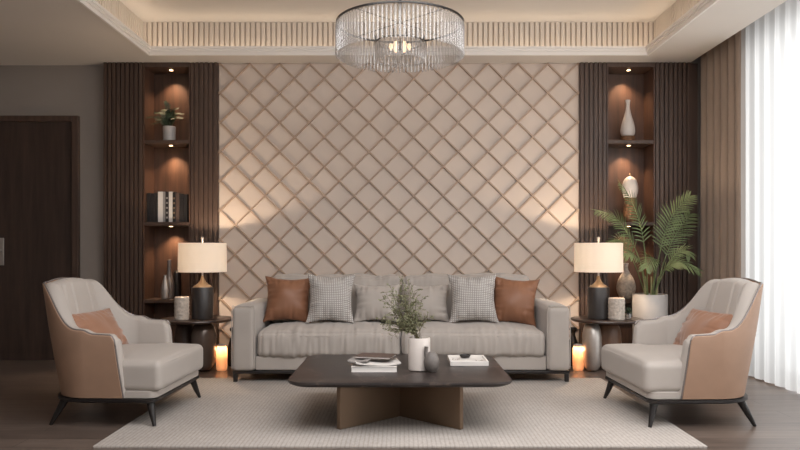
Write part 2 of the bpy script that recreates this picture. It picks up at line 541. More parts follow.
box(bm, cx0 - .075, cx0 - .045, cy0, cy1, 2.831, 2.838); box(bm, cx1 + .045, cx1 + .075, cy0, cy1, 2.831, 2.838)
box(bm, cx0, cx1, cy1 + .045, cy1 + .075, 2.831, 2.838); box(bm, cx0, cx1, cy0 - .075, cy0 - .045, 2.831, 2.838)
struct('trim_4', bm, M['cove_led'], smooth=False, label='warm light strip hidden in the ceiling cove')

# plain walls
bm = B()
box(bm, XL - .1, -2.78, 6.71, 7.0, 0, ZC)
box(bm, -2.78, XR + .1, 6.9, 7.0, 0, 3.0)
struct('wall_rear', bm, M['paint'], smooth=False, label='taupe painted wall with the dark door')
bm = B(); box(bm, XL - .1, XL, YF - .1, 6.71, 0, ZC)
struct('wall_left', bm, M['paint'], smooth=False)
bm = B(); box(bm, XL, XR, YF - .1, YF, 0, 3.0)
struct('wall_front', bm, M['paint'], smooth=False)
# right wall with the tall window opening
wy0, wy1, wz1 = -0.6, 5.9, 2.78
bm = B()
box(bm, XR, XR + .1, wy1, YB + .1, 0, 3.0); box(bm, XR, XR + .1, YF - .1, wy0, 0, 3.0)
box(bm, XR, XR + .1, wy0, wy1, wz1, 3.0)
struct('wall_right', bm, M['paint'], smooth=False)
bm = B()
for yy in (wy0, 1.0, 2.62, 4.25, wy1 - .06):
    box(bm, XR + .02, XR + .08, yy, yy + .06, 0, wz1)
box(bm, XR + .02, XR + .08, wy0, wy1, 0, .06); box(bm, XR + .02, XR + .08, wy0, wy1, wz1 - .06, wz1)
wf = struct('window_1', bm, M['greycover'], smooth=False, label='tall window wall behind the sheer curtain')
bm = B(); box(bm, XR + .045, XR + .055, wy0 + .03, wy1 - .03, .03, wz1 - .03)
struct('window_pane', bm, M['glass'], wf, smooth=False)

# diamond lattice feature wall
lx0, lx1 = -1.70, 1.68
LY = 6.64
bm = B()
box(bm, lx0, lx1, LY, 6.9, 0, ZC)
pxh, pzh = 0.2797, 0.2757
ox, oz = -1.688, 2.52
def clip(p, d):
    t0, t1 = -99, 99
    for c, lo, hi in ((0, lx0, lx1), (1, 0.0, ZC)):
        a = (lo - p[c]) / d[c]; b = (hi - p[c]) / d[c]
        if a > b: a, b = b, a
        t0, t1 = max(t0, a), min(t1, b)
    return (t0, t1) if t1 - t0 > 0.01 else None
hwid, hh = 0.0082, 0.022
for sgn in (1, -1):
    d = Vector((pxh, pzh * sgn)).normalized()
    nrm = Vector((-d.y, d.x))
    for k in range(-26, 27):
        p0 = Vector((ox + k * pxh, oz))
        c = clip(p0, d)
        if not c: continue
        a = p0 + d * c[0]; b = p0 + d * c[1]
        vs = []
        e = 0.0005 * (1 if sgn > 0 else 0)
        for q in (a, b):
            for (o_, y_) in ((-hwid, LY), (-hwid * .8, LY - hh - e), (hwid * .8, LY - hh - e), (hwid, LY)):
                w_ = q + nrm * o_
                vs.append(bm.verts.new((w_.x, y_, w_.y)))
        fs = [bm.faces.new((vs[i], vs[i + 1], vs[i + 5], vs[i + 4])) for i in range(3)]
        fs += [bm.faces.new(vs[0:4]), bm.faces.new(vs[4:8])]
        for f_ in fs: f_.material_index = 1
M['batten'] = mat_noise('batten_shade_tint', (176, 152, 132), 0.5, nscale=2, var=0.02, bs=0.01)  # darker than the panel: bar shadows put into the batten colour
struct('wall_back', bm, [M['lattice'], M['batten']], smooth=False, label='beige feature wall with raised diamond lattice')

# door on the left
t = bpy.data.objects.new('door_1', None); C.objects.link(t); t['kind'] = 'structure'
t['label'] = 'dark brown wooden door with a silver handle plate'; t['category'] = 'door'
dx0, dx1 = -3.99, -3.10
bm = B(); box(bm, dx0, dx1, 6.70, 6.73, 0.0, 2.26)
obj('door_leaf', bm, M['wood_door'], t, smooth=False)
bm = B()
box(bm, dx1, dx1 + .06, 6.665, 6.72, 0, 2.315); box(bm, dx0 - .06, dx0, 6.665, 6.72, 0, 2.315); box(bm, dx0, dx1, 6.665, 6.72, 2.26, 2.315)
obj('door_frame', bm, M['wood'], t, smooth=False, bevel=.004)
bm = B(); box(bm, -3.815, -3.755, 6.688, 6.70, .90, 1.16)
pl = obj('handle_plate', bm, M['silver'], t, smooth=False, bevel=.004)
bm = B(); tube(bm, [(-3.785, 6.69, 1.04), (-3.785, 6.64, 1.04), (-3.80, 6.632, 1.04), (-3.93, 6.632, 1.04)], .011)
obj('handle', bm, M['silver'], t)

# ------------------------------------------------------------------ niche cabinets
SP = []
def cabinet(x0, n0, n1, x1, label, gap=None):
    t = thing('display_cabinet', label, 'cabinet', (0, 0, 0), group='built-in display cabinets beside the feature wall')
    zt = ZC - .002
    def panel(a, b):
        bm = B(); box(bm, a, b, 6.615, 6.895, 0.001, zt)
        n = max(2, round((b - a) / .041)); pp = (b - a) / n
        for i in range(n):
            c = a + (i + .5) * pp
            box(bm, c - .014, c + .014, 6.595, 6.615, 0.001, zt)
        obj('slat_panel', bm, M['wood'], t, smooth=False)
    panel(x0, n0); panel(n1, x1)
    bm = B(); box(bm, n0, n1, 6.87, 6.895, 0.001, zt); obj('back_panel', bm, M['wood_niche'], t, smooth=False)
    bm = B(); box(bm, n0, n0 + .012, 6.60, 6.87, .1, 2.755); box(bm, n1 - .012, n1, 6.60, 6.87, .1, 2.755); obj('side_lining', bm, M['wood_niche'], t, smooth=False)
    bm = B(); box(bm, n0, n1, 6.598, 6.87, 2.755, zt); obj('lintel', bm, M['wood'], t, smooth=False)
    bm = B(); box(bm, n0, n1, 6.598, 6.87, 0.001, .1); obj('plinth', bm, M['wood'], t, smooth=False)
    for z in (2.04, 1.273, 0.548):
        bm = B(); box(bm, n0 + .012, n1 - .012, 6.602, 6.87, z, z + .034)
        obj('shelf', bm, M['wood'], t, smooth=False, bevel=.003)
    c = (n0 + n1) / 2 + .01
    for z in (2.755, 2.04, 1.273):
        bm = B(); lathe(bm, [(.024, z - .004), (.024, z - .0002)], c, 6.70, 20)
        r = obj('downlight', bm, M['black'], t)
        bm = B(); lathe(bm, [(.016, z - .006), (.016, z - .0041)], c, 6.70, 20)
        obj('downlight_lens', bm, M['spot_led'], r)
        SP.append((c, 6.70, z - .02))
    return t
NL0, NL1, NR0, NR1 = -2.402, -1.963, 1.935, 2.384
cabinet(-2.776, NL0, NL1, -1.70, 'dark slatted cabinet with lit niche beside the door, fern on top shelf')
cabinet(1.68, NR0, NR1, 2.72, 'dark slatted cabinet with lit niche beside the brown curtain')
for (x, y, z) in SP:
    light('SPOT', 'niche_spot', (x - .01, y + .075, z), 17, (1, .68, .42), (math.radians(2), 0, 0), spot_size=math.radians(104), spot_blend=.9, shadow_soft_size=.012)

Z1, Z2, Z3 = 2.074, 1.307, 0.582   # shelf tops

bm = B(); box(bm, 2.721, 2.80, 6.64, 6.895, .001, ZC)  # added strip, its dark colour replaces the shade in this gap
struct('trim_5', bm, M['wood'], smooth=False, label='dark strip standing in for the shaded gap between the slatted cabinet and the drape')
# ---- curtains
def curtain(name, y0, y1, xc, amp, wl, z0, z1, mat, label, cat, seed, slot=0.0):
    bm = B(); n = int((y1 - y0) / (.005 if slot else .012)); rows = 10
    vs = []
    for i in range(n + 1):
        y = y0 + (y1 - y0) * i / n
        ph = 2 * PI * y / wl + 1.2 * noise.noise(Vector((y * 1.3, seed, 0)))
        col = []
        for k in range(rows + 1):
            z = z0 + (z1 - z0) * k / rows
            s = math.sin(ph + .25 * noise.noise(Vector((y, z * .8, seed))))
            sx = math.copysign(abs(s) ** .8, s) + .35 * math.sin(2 * ph + seed)
            if slot:
                u = (ph / (2 * PI)) % 1.0
                if u < slot: sx = 3.2 * math.sin(PI * u / slot) ** .5
                else: sx = -math.sin(PI * (u - slot) / (1 - slot)) ** .6
            a = amp * (1 + .25 * noise.noise(Vector((y * 2, z * .6, seed + 3))))
            col.append(bm.verts.new((xc + a * sx, y, z)))
        vs.append(col)
    for i in range(n):
        for k in range(rows):
            bm.faces.new((vs[i][k], vs[i + 1][k], vs[i + 1][k + 1], vs[i][k + 1]))
    o = obj(name, bm, mat, ang=80)
    return tag(o, label, cat)
curtain('drape', 5.845, 6.58, 2.835, .034, .138, .015, 2.96, M['drape'], 'brown floor-length drape gathered between the cabinet and the sheer', 'curtain', 1, slot=.28)
curtain('sheer_curtain', -.5, 5.98, 2.875, .015, .15, .012, 2.96, M['sheer'], 'white translucent sheer curtain hanging before the bright window', 'curtain', 5)
bm = B(); box(bm, 2.80, 2.94, -.6, 6.7, 2.962, 2.979)
tag(obj('curtain_track', bm, M['ceiling'], smooth=False), 'white curtain track in the ceiling pocket above the drape', 'track')

# ------------------------------------------------------------------ rug
bm = B(); prism(bm, [(rrect(1.62, .99, .01), .001), (rrect(1.62, .99, .01), .011), (rrect(1.615, .985, .01), .014)])
tag(obj('area_rug', bm, M['rug']), 'pale beige ribbed woven rug under the coffee table', 'rug', loc=(0, 4.705, 0))
RZ = 0.014

# ------------------------------------------------------------------ sofa
sofa = thing('sofa', 'long grey two-seat sofa with black metal base', 'sofa', (0.008, 5.485, 0))
SW = 1.322; AW = .185
bm = B(); box(bm, -SW + .005, SW - .005, .03, .93, .078, .10)
obj('frame', bm, M['black'], sofa, smooth=False, bevel=.003)
for x in (-SW + .01, SW - .04):
    for y in (.03, .88):
        bm = B(); zf = RZ if y < .1 else 0.001
        box(bm, x, x + .03, y, y + .03, zf, .078)
        obj('leg', bm, M['black'], sofa, smooth=False, bevel=.002)
bm = softbox(2 * (SW - AW) + .01, .88, .115, .015); bmesh.ops.translate(bm, vec=(0, .48, .158), verts=bm.verts)
obj('seat_base', bm, M['sofa'], sofa)
for s in (-1, 1):
    bm = softbox(AW, .93, .51, .04, crown=.008, n=20, nz=22, wr=.004, seed=s)
    bmesh.ops.translate(bm, vec=(s * (SW - AW / 2), .465, .352), verts=bm.verts)
    a = obj('armrest', bm, M['sofa'], sofa)
    for yy in (.012,):
        bm = B(); xx = s * (SW - AW / 2); hw_ = AW / 2 - .006
        pts = [(xx - hw_, yy, .12), (xx - hw_, yy, .565), (xx - hw_ + .03, yy, .603), (xx + hw_ - .03, yy, .603), (xx + hw_, yy, .565), (xx + hw_, yy, .12)]
        tube(bm, curve_prof(pts, 5), .004, 6)
        obj('piping', bm, M['sofa'], a)
bm = softbox(2 * (SW - AW) + .01, .17, .62, .04, n=30); bmesh.ops.translate(bm, vec=(0, .845, .41), verts=bm.verts)
obj('backrest', bm, M['sofa'], sofa)
cw = SW - AW
for s in (-1, 1):
    bm = softbox(cw - .012, .60, .205, .05, crown=.045, crownf=.018, wr=.012, gather=.016, seed=s + 2, n=110, nz=22)
    bmesh.ops.translate(bm, vec=(s * cw / 2, .315, .305), verts=bm.verts)
    q = obj('seat_cushion', bm, M['sofa'], sofa, ang=180)
    bm = B(); ln = cw / 2 - .045
    pts = [(s * cw / 2 + ln * k / 14, .012 + .012 * (k / 14) ** 2 + .002 * noise.noise(Vector((k * 1.3, s, 0))), .372 + .003 * noise.noise(Vector((k, s, 4)))) for k in range(-14, 15)]
    tube(bm, pts, .005, 6); obj('piping', bm, M['sofa'], q)
    bm = softbox(cw - .02, .20, .42, .06, crown=.012, crownf=.03, wr=.024, gather=.018, seed=s + 6, n=80, nz=30)
    bmesh.ops.transform(bm, matrix=Matrix.Translation((s * cw / 2, .70, .612)) @ Matrix.Rotation(math.radians(-9), 4, 'X'), verts=bm.verts)
    obj('back_cushion', bm, M['sofa'], sofa, ang=180)

def cushion(name, px0, px1, py0, py1, d, t, mat, label, seed, lean=-72, rz=0, ry=0, group=None, pinch=.16, cat='cushion'):
    c = P((px0 + px1) / 2, (py0 + py1) / 2, d)
    w = (px1 - px0) * d / F; h = (py1 - py0) * d / F / math.sin(math.radians(abs(lean)))
    bm = pillow(w, h, t, seed, pinch=pinch)
    o = obj(name, bm, mat, ang=180)
    o.location = c
    # local X across, local Y up the cushion, local Z towards the viewer
    R = Matrix.Rotation(math.radians(rz), 4, 'Z') @ Matrix.Rotation(math.radians(-lean), 4, 'X') @ Matrix.Rotation(math.radians(ry), 4, 'Z')
    o.rotation_euler = R.to_euler()
    return tag(o, label, cat, group)
g = 'cushions on the grey sofa'
cushion('throw_pillow', 353, 401, 284, 322, 5.93, .17, M['sofa'], 'plain grey cushion on the sofa, beside the checked cushion of the door side', 1, -68, group=g)
cushion('throw_pillow', 403, 450, 284, 322, 5.93, .17, M['sofa'], 'plain grey cushion on the sofa, beside the checked cushion of the window side', 2, -68, group=g)
cushion('throw_pillow', 264, 312, 276.5, 322.5, 5.91, .23, M['rust'], 'rust brown cushion at the sofa end nearest the door', 3, -72, 6, -2, group=g)
cushion('throw_pillow', 490, 538, 277, 325, 5.88, .23, M['rust'], 'rust brown cushion at the sofa end nearest the window', 4, -72, -8, -5, group=g)
cushion('throw_pillow', 306.5, 355, 274, 323, 5.83, .21, M['check'], 'grey and white checked cushion beside the rust cushion at the door end', 5, -70, 4, -1, group=g)
cushion('throw_pillow', 448, 498, 274, 323, 5.83, .21, M['check'], 'grey and white checked cushion beside the rust cushion at the window end', 6, -70, -3, 1, group=g)

# ------------------------------------------------------------------ armchair (faces +X locally)
def make_armchair(label):
    t = thing('armchair', label, 'armchair', (0, 0, 0), group='pair of winged armchairs facing each other')
    HW = .415; XB = -.24; XFR = .216; R_ = .23
    # plan path: near front -> round the back -> far front
    pts = []
    NS, NA, NB = 20, 18, 44
    for k in range(NS): pts.append(('s', k / NS, Vector((XFR + (XB + R_ - XFR) * k / NS, -HW)), Vector((0, -1))))
    for k in range(NA):
        a = -PI / 2 - PI / 2 * k / NA
        pts.append(('a', k / NA, Vector((XB + R_ + R_ * math.cos(a), -HW + R_ + R_ * math.sin(a))), Vector((math.cos(a), math.sin(a)))))
    for k in range(NB + 1): pts.append(('b', k / NB, Vector((XB, -HW + R_ + 2 * (HW - R_) * k / NB)), Vector((-1, 0))))
    half = pts
    for k in range(1, NA + 1):
        a = PI - PI / 2 * k / NA
        pts.append(('a', 1 - k / NA, Vector((XB + R_ + R_ * math.cos(a), HW - R_ + R_ * math.sin(a))), Vector((math.cos(a), math.sin(a)))))
    for k in range(1, NS + 1): pts.append(('s', 1 - k / NS, Vector((XB + R_ + (XFR - XB - R_) * k / NS, HW)), Vector((0, 1))))
    def ss(x): x = max(0, min(1, x)); return x * x * x * (x * (6 * x - 15) + 10)
    def height(kind, k, p):
        if kind == 's': return .552 + .010 * k + (.020 * ss((k - .6) / .4)) - .024 * max(0, 1 - k / .10) ** 2.4
        if kind == 'a': return .582 + .266 * ss(min(1, k * 1.3))
        return .848 + .018 * (1 - (2 * k - 1) ** 2)
    def place(kind, k, p, n, z, off):
        u = (z - .175)
        lean = .0
        back = max(0, -n.x)            # 1 on the back, 0 on the sides
        q = Vector((p.x, p.y)) - n * off
        q.x -= back * .205 * u + .02 * u * (1 - back)
        q += n * (.035 * math.sin(min(1, u / .4) * PI / 2)) * (1 - back)
        # taper inward at the top of the back
        q.y *= 1 - .07 * max(0, (z - .56)) / .30 * (1 if kind != 's' else 0)
        if kind == 's':
            q.x += (1 - k) * (-.09 * u)
        return Vector((q.x, q.y, z))
    def loft(off_a, off_b, z0, dz, rim, seams=False, puff=0.0):
        bm = B(); rings = []
        for (kind, k, p, n) in pts:
            h = height(kind, k, p) + dz
            back = max(0, -n.x)
            th = off_b + (puff * back)
            if seams and kind == 'b':
                y = p.y
                for sy in (-.105, .105):
                    th -= .011 * math.exp(-((y - sy) / .008) ** 2)
                th += .012
            endt = 0.0
            ring = []
            for i in range(9):
                z = z0 + (h - rim - z0) * i / 8
                ring.append(place(kind, k, p, n, z, off_a))
            mid = (off_a + th) / 2; rr = (th - off_a) / 2
            for i in range(1, 8):
                a = PI - PI * i / 8
                ring.append(place(kind, k, p, n, h - rim + rim * math.sin(a), mid + rr * math.cos(a)))
            for i in range(9):
                z = h - rim + (z0 - h + rim) * i / 8
                bulge = .012 * math.sin(PI * i / 8) if seams else 0
                ring.append(place(kind, k, p, n, z, th + bulge))
            rings.append([bm.verts.new(v) for v in ring])
        for a, b in zip(rings[:-1], rings[1:]):
            m = len(a)
            for i in range(m):
                j = (i + 1) % m
                bm.faces.new((a[i], a[j], b[j], b[i]))
        # rounded front ends
        for e, sgn in ((rings[0], 1), (rings[-1], 1)):
            c = Vector((0, 0, 0))
            cyy = sum(v.co.y for v in e) / len(e)
            prev = e
            for s_, dx in ((.86, .010), (.55, .017)):
                if rr < .012: break
                nr = []
                for v in e:
                    nr.append(bm.verts.new((v.co.x + dx, cyy + (v.co.y - cyy) * s_, z0 + (v.co.z - z0) * (1 - (1 - s_) * .06))))
                for i in range(len(e)):
                    j = (i + 1) % len(e)
                    bm.faces.new((prev[i], prev[j], nr[j], nr[i]))
                prev = nr
            bm.faces.new(prev)
        return bm
    z0 = .178
    o = obj('outer_shell', loft(0, .013, z0, -.006, .008), M['tan'], t, ang=50); 
    o['label'] = 'tan leather outer shell'
    o = obj('inner_upholstery', loft(.0135, .085, z0, 0, .03, True, .025), M['chair'], t, ang=60)
    o['label'] = 'pale grey padded inner back and arms'
    # piping along the rim
    bm = B(); line = []
    f = pts[0]
    for i in range(10):
        z = z0 + (height('s', 0, None) - .012 - z0) * i / 10
        line.append(place(f[0], f[1], f[2], f[3], z, .010) + Vector((.004, 0, 0)))
    for q in pts: line.append(place(q[0], q[1], q[2], q[3], height(q[0], q[1], None) - .004, .010))
    f = pts[-1]
    for i in range(10):
        z = height('s', 0, None) - .012 - (height('s', 0, None) - .012 - z0) * (i + 1) / 10
        line.append(place(f[0], f[1], f[2], f[3], z, .010) + Vector((.004, 0, 0)))
    tube(bm, line, .0055, 6); obj('piping', bm, M['greyglaze'], t)
    # T-shaped seat cushion
    def wf(p):
        x = p.x
        s = ss((x - .15) / .06)
        hw = .325 + (.405 - .325) * s
        return Vector((p.x, p.y / .405 * hw, p.z))
    bm = softbox(.63, .81, .175, .035, crown=.035, wr=.004, n=60, nz=14, wfun=None)
    bmesh.ops.translate(bm, vec=(.122, 0, .30), verts=bm.verts)
    for v in bm.verts:
        v.co = wf(v.co)
    sc = obj('seat_cushion', bm, M['chair'], t, ang=180)
    bm = B(); pl_ = []
    for (x, y) in rrect(.306, .398, .04, 5, .122, 0):
        w_ = wf(Vector((x, y, 0))); pl_.append((w_.x, w_.y, .366))
    tube(bm, pl_, .0055, 6, closed=True); obj('piping', bm, M['sofa'], sc)
    def plan(x0, x1, hw, rb, rf):
        o = []
        for (cx_, cy_, r_, a0) in ((x1 - rf, hw - rf, rf, 0), (x0 + rb, hw - rb, rb, PI / 2), (x0 + rb, -hw + rb, rb, PI), (x1 - rf, -hw + rf, rf, 1.5 * PI)):
            for k in range(9):
                a = a0 + PI / 2 * k / 8; o.append((cx_ + r_ * math.cos(a), cy_ + r_ * math.sin(a)))
        return o
    bm = B(); prism(bm, [(plan(-.20, .40, .395, .2, .05), .172), (plan(-.20, .41, .400, .2, .05), .178), (plan(-.20, .41, .400, .2, .05), .214), (plan(-.20, .403, .395, .2, .05), .220)])
    obj('seat_base', bm, M['chair'], t)
    bm = B(); prism(bm, [(plan(-.24, .395, .40, .22, .05), .146), (plan(-.262, .412, .414, .23, .05), .154), (plan(-.262, .412, .414, .23, .05), .1715)])
    obj('frame', bm, M['black'], t)
    for (x, y, fx, fy) in ((.365, -.365, .405, -.405), (.365, .365, .405, .405), (-.17, -.33, -.25, -.345), (-.17, .33, -.25, .345)):
        fz = RZ + .0005 if x > 0 else .001
        bm = B(); tube(bm, [(x, y, .15), (x + (fx - x) * .5, y + (fy - y) * .5, .075), (fx, fy, fz)], [.024, .018, .010], 12)
        lg = obj('leg', bm, M['black'], t)
    return t
chairL = make_armchair('grey and tan winged armchair on the door side, apricot pillow inside')
chairL.location = (-1.822, 4.55, 0); chairL.rotation_euler = (0, 0, math.radians(-2.5))
chairR = dup(chairL, (1.842, 4.52, 0), math.radians(180 + 2), 'grey and tan winged armchair in front of the sheer curtain')

def chair_pillow(cx, sgn, label, mat, seed, yaw):
    bm = pillow(.50, .30, .13, seed, pinch=.06)
    # seam ridges near one end
    o = obj('lumbar_pillow', bm, mat, ang=180)
    # local X -> world Y ; local Y -> up ; local Z -> towards seat front
    R = Matrix.Rotation(math.radians(yaw), 4, 'Z') @ Matrix.Rotation(math.radians(90), 4, 'Z') @ Matrix.Rotation(math.radians(60), 4, 'X')
    if sgn < 0: R = Matrix.Rotation(math.radians(yaw), 4, 'Z') @ Matrix.Rotation(math.radians(-90), 4, 'Z') @ Matrix.Rotation(math.radians(60), 4, 'X')
    o.rotation_euler = R.to_euler()
    return tag(o, label, 'pillow', 'lumbar pillows in the armchairs', loc=(cx, 4.57, .52))
chair_pillow(-1.945, 1, 'apricot lumbar pillow in the armchair on the door side', M['apricot'], 8, -8)
chair_pillow(1.955, -1, 'apricot lumbar pillow in the armchair by the sheer curtain', M['apricot'], 9, 8)

# ------------------------------------------------------------------ coffee table
ct = thing('coffee_table', 'low square coffee table with dark stone top and bronze crossed base', 'table', (0, 4.395, 0))
bm = B(); prism(bm, [(rrect(.60, .495, .10, 10), .286), (rrect(.628, .523, .125, 10), .298), (rrect(.634, .529, .13, 10), .308), (rrect(.631, .526, .128, 10), .3165), (rrect(.625, .52, .124, 10), .3185)])
obj('tabletop', bm, M['marble'], ct)
TZ = .3187
A_ = math.atan2(.34, .355)
for s in (1, -1):
    L = math.hypot(.355, .34); th = .016
    bm = B(); r = .045; n = 6
    prof = [(-L, 0)] + [(L, 0)]
    for k in range(n + 1):
        a = PI / 2 * k / n; prof.append((L - r + r * math.cos(a), .2855 - r + r * math.sin(a)))
    for k in range(n + 1):
        a = PI / 2 + PI / 2 * k / n; prof.append((-L + r + r * math.cos(a), .2855 - r + r * math.sin(a)))
    fr = [bm.verts.new((x, -th, z + RZ + .0005 if z == 0 else z)) for x, z in prof]; bk = [bm.verts.new((x, th, z + RZ + .0005 if z == 0 else z)) for x, z in prof]
    bm.faces.new(fr); bm.faces.new(bk[::-1])
    for i in range(len(fr)):
        j = (i + 1) % len(fr); bm.faces.new((fr[i], bk[i], bk[j], fr[j]))
    bmesh.ops.rotate(bm, cent=(0, 0, 0), matrix=Matrix.Rotation(s * A_, 3, 'Z'), verts=bm.verts)
    obj('base_panel', bm, M['bronze'], ct, bevel=.004)

def on_table(px, py, z=TZ):
    d = (CAMZ - z) * F / (py - 250)
    return Vector(((px - 400) * d / F, d, z))

# white cylinder vase
p_ = on_table(419.5, 371.9) + Vector((0, .066, 0))
bm = B(); lathe(bm, [(.058, 0), (.066, .006), (.067, .192), (.064, .197), (.060, .197), (.058, .19), (.057, .02), (0, .018)], seg=48)
tag(obj('vase', bm, M['whiteceramic']), 'pale cylindrical vase holding leafy twigs on the coffee table', 'vase', loc=p_)
VZ = p_.copy()
# dark egg bud vase with leaning neck
p_ = on_table(432, 373.5) + Vector((0, .045, 0))
eg = thing('bud_vase', 'small charcoal egg-shaped bud vase with a thin neck on coffee table', 'vase', p_)
bm = B(); lathe(bm, curve_prof([(0, 0), (.022, .001), (.040, .025), (.047, .058), (.040, .092), (.022, .117), (0, .124)], 5), seg=36)
obj('body', bm, M['darkceramic'], eg)
bm = B(); tube(bm, [(-.028, 0, .095), (-.034, 0, .12), (-.033, 0, .14), (-.031, 0, .152)], [.016, .012, .011, .012], 12)
obj('neck', bm, M['darkceramic'], eg)

# leafy twigs in the vase
br = thing('leafy_twigs', 'loose olive green leafy twigs standing in the pale cylindrical vase', 'plant', VZ)
rnd = random.Random(11)
def leaf_quad(bm, p, d, L, W, roll=0.0):
    d = d.normalized(); up = Vector((0, 0, 1)) if abs(d.z) < .9 else Vector((1, 0, 0))
    s = d.cross(up).normalized(); nn = s.cross(d).normalized()
    s = (s * math.cos(roll) + nn * math.sin(roll))
    nn = s.cross(d).normalized()
    a = bm.verts.new(p); b = bm.verts.new(p + d * L * .45 + s * W + nn * W * .3); c = bm.verts.new(p + d * L); e = bm.verts.new(p + d * L * .45 - s * W + nn * W * .3)
    m_ = bm.verts.new(p + d * L * .5)
    bm.faces.new((a, b, m_)); bm.faces.new((b, c, m_)); bm.faces.new((c, e, m_)); bm.faces.new((e, a, m_))
def sprig(end, ctrl, nleaf):
    bmS = B(); bmL = B()
    p0 = Vector((rnd.uniform(-.02, .02), rnd.uniform(-.02, .02), .03)); 
    pts = []
    pm = Vector((p0.x * .5 + end.x * .12, p0.y, .21))
    for k in range(15):
        t = k / 14
        q = p0.lerp(pm, min(1, t * 3)) if t < .34 else None
        if q is None:
            s = (t - .34) / .66
            q = (pm * (1 - s) ** 2 + ctrl * 2 * s * (1 - s) + end * s * s)
        pts.append(q)
    tube(bmS, pts, [.0022 * (1 - .7 * k / 14) for k in range(15)], 5)
    for k in range(6, 15):
        base = pts[k]; dirn = (pts[k] - pts[k - 1]).normalized()
        for j in range(2):
            side = Vector((rnd.uniform(-1, 1), rnd.uniform(-.8, .8), rnd.uniform(-.5, .9))).normalized()
            tl = rnd.uniform(.03, .075) * (1.2 - .5 * k / 14)
            e = base + (dirn * .5 + side).normalized() * tl
            tube(bmS, [base, (base + e) / 2 + Vector((0, 0, .004)), e], .0009, 4)
            for m in range(nleaf):
                f = rnd.uniform(.25, 1)
                q = base.lerp(e, f)
                dd = ((e - base).normalized() + Vector((rnd.uniform(-1, 1), rnd.uniform(-1, 1), rnd.uniform(-1, 1))) * .9)
                leaf_quad(bmL, q, dd, rnd.uniform(.010, .017), rnd.uniform(.0028, .005), rnd.uniform(0, 3))
    a = obj('twig', bmS, M['twig'], br)
    obj('leaves', bmL, M['olive'], a, smooth=False)
for (px, py, cxp, cyp, n) in ((400, 284, 404, 325, 6), (385, 300, 396, 318, 6), (410, 292, 410, 320, 6), (396, 306, 400, 326, 6), (384, 325, 398, 325, 5), (393, 336, 402, 326, 4), (432, 317, 420, 322, 4), (422, 300, 414, 322, 5), (412, 306, 412, 326, 6), (378, 318, 394, 322, 4), (403, 291, 405, 318, 7), (397, 297, 402, 322, 7), (409, 287, 406, 318, 7), (415, 291, 410, 320, 6), (386, 293, 397, 318, 6), (391, 288, 400, 318, 5), (404, 284, 404, 314, 7), (408, 300, 408, 320, 7), (417, 297, 412, 322, 6), (389, 331, 400, 326, 6), (401, 312, 404, 328, 7), (406, 318, 407, 330, 7), (393, 313, 401, 326, 7)):
    e = P(px, py, 4.3 + rnd.uniform(-.06, .1)) - VZ; c = P(cxp, cyp, 4.3) - VZ
    sprig(e, c, n)

# white tray with black dish
q0 = on_table(471, 366)
ty = q0.y
tx = .435
tr = thing('tray', 'shallow white square tray with a black dish on coffee table', 'tray', (tx, ty + .13, TZ))
bm = B(); hw_, hd_ = .120, .135
box(bm, -hw_, hw_, -hd_, hd_, 0.0003, .020)
obj('base', bm, M['whitecover'], tr, smooth=False, bevel=.002)
bm = B(); box(bm, -hw_, hw_, -hd_, -hd_ + .012, .020, .030); box(bm, -hw_, hw_, hd_ - .012, hd_, .020, .030); box(bm, -hw_, -hw_ + .012, -hd_ + .012, hd_ - .012, .020, .030); box(bm, hw_ - .012, hw_, -hd_ + .012, hd_ - .012, .020, .030)
obj('rim', bm, M['paper'], tr, smooth=False, bevel=.0015)
for (mx_, my_) in ((-.075, .02), (.07, -.03)):
    bm = B(); rr = random.Random(5)
    for k in range(7): 
        a = rr.uniform(0, 6.28); r0 = rr.uniform(.006, .02)
        leaf_quad(bm, Vector((mx_ + r0 * math.cos(a), my_ + r0 * math.sin(a), .0206)), Vector((math.cos(a), math.sin(a), 0)), .018, .004)
    obj('leaf_print', bm, M['wood_base'], tr, smooth=False)
bm = B(); lathe(bm, [(.010, 0), (.028, .004), (.036, .016), (.035, .022), (.031, .022), (.026, .012), (0, .008)], seg=32, sx=1, sy=.8)
tag(obj('dish', bm, M['black']), 'small black oval dish on the white tray', 'dish', loc=(tx - .01, ty + .19, TZ + .0206))

# stack of reading matter
b0 = on_table(374, 372.5)
bk = thing('book', 'thick white book lying at the bottom of the coffee table stack', 'book', (b0.x, b0.y + .115, TZ), group='reading matter on the coffee table')
bm = B(); box(bm, -.133, .133, -.105, .105, .003, .029); obj('pages', bm, M['paper'], bk, smooth=False)
bm = B(); box(bm, -.136, .136, -.108, .108, .0003, .003); box(bm, -.136, .136, -.108, .108, .029, .032); box(bm, -.136, .136, .105, .108, .003, .029)
obj('cover', bm, M['whitecover'], bk, smooth=False)
def magazine(w, d, th, curl, mats, seed):
    t = B(); n = 24
    vs = []
    for i in range(n + 1):
        x = -w / 2 + w * i / n; u = i / n
        z = curl * max(0, (.3 - u) / .3) ** 2 + .006 * math.sin(u * PI * 2 + seed) * u
        vs.append([t.verts.new((x, y, z + zz)) for (y, zz) in ((-d / 2, 0), (d / 2, 0), (d / 2, th), (-d / 2, th))])
    for a, b in zip(vs[:-1], vs[1:]):
        for k in range(4): t.faces.new((a[k], a[(k + 1) % 4], b[(k + 1) % 4], b[k]))
    t.faces.new(vs[0][::-1]); t.faces.new(vs[-1])
    return t
o = obj('magazine', magazine(.27, .19, .008, .012, None, 1), M['whitecover'])
tag(o, 'open white magazine fanned across the white book', 'magazine', 'reading matter on the coffee table', (b0.x + .012, b0.y + .12, TZ + .0385), (0, 0, math.radians(9)))
o = obj('magazine', magazine(.12, .17, .006, .006, None, 2), M['greycover'])
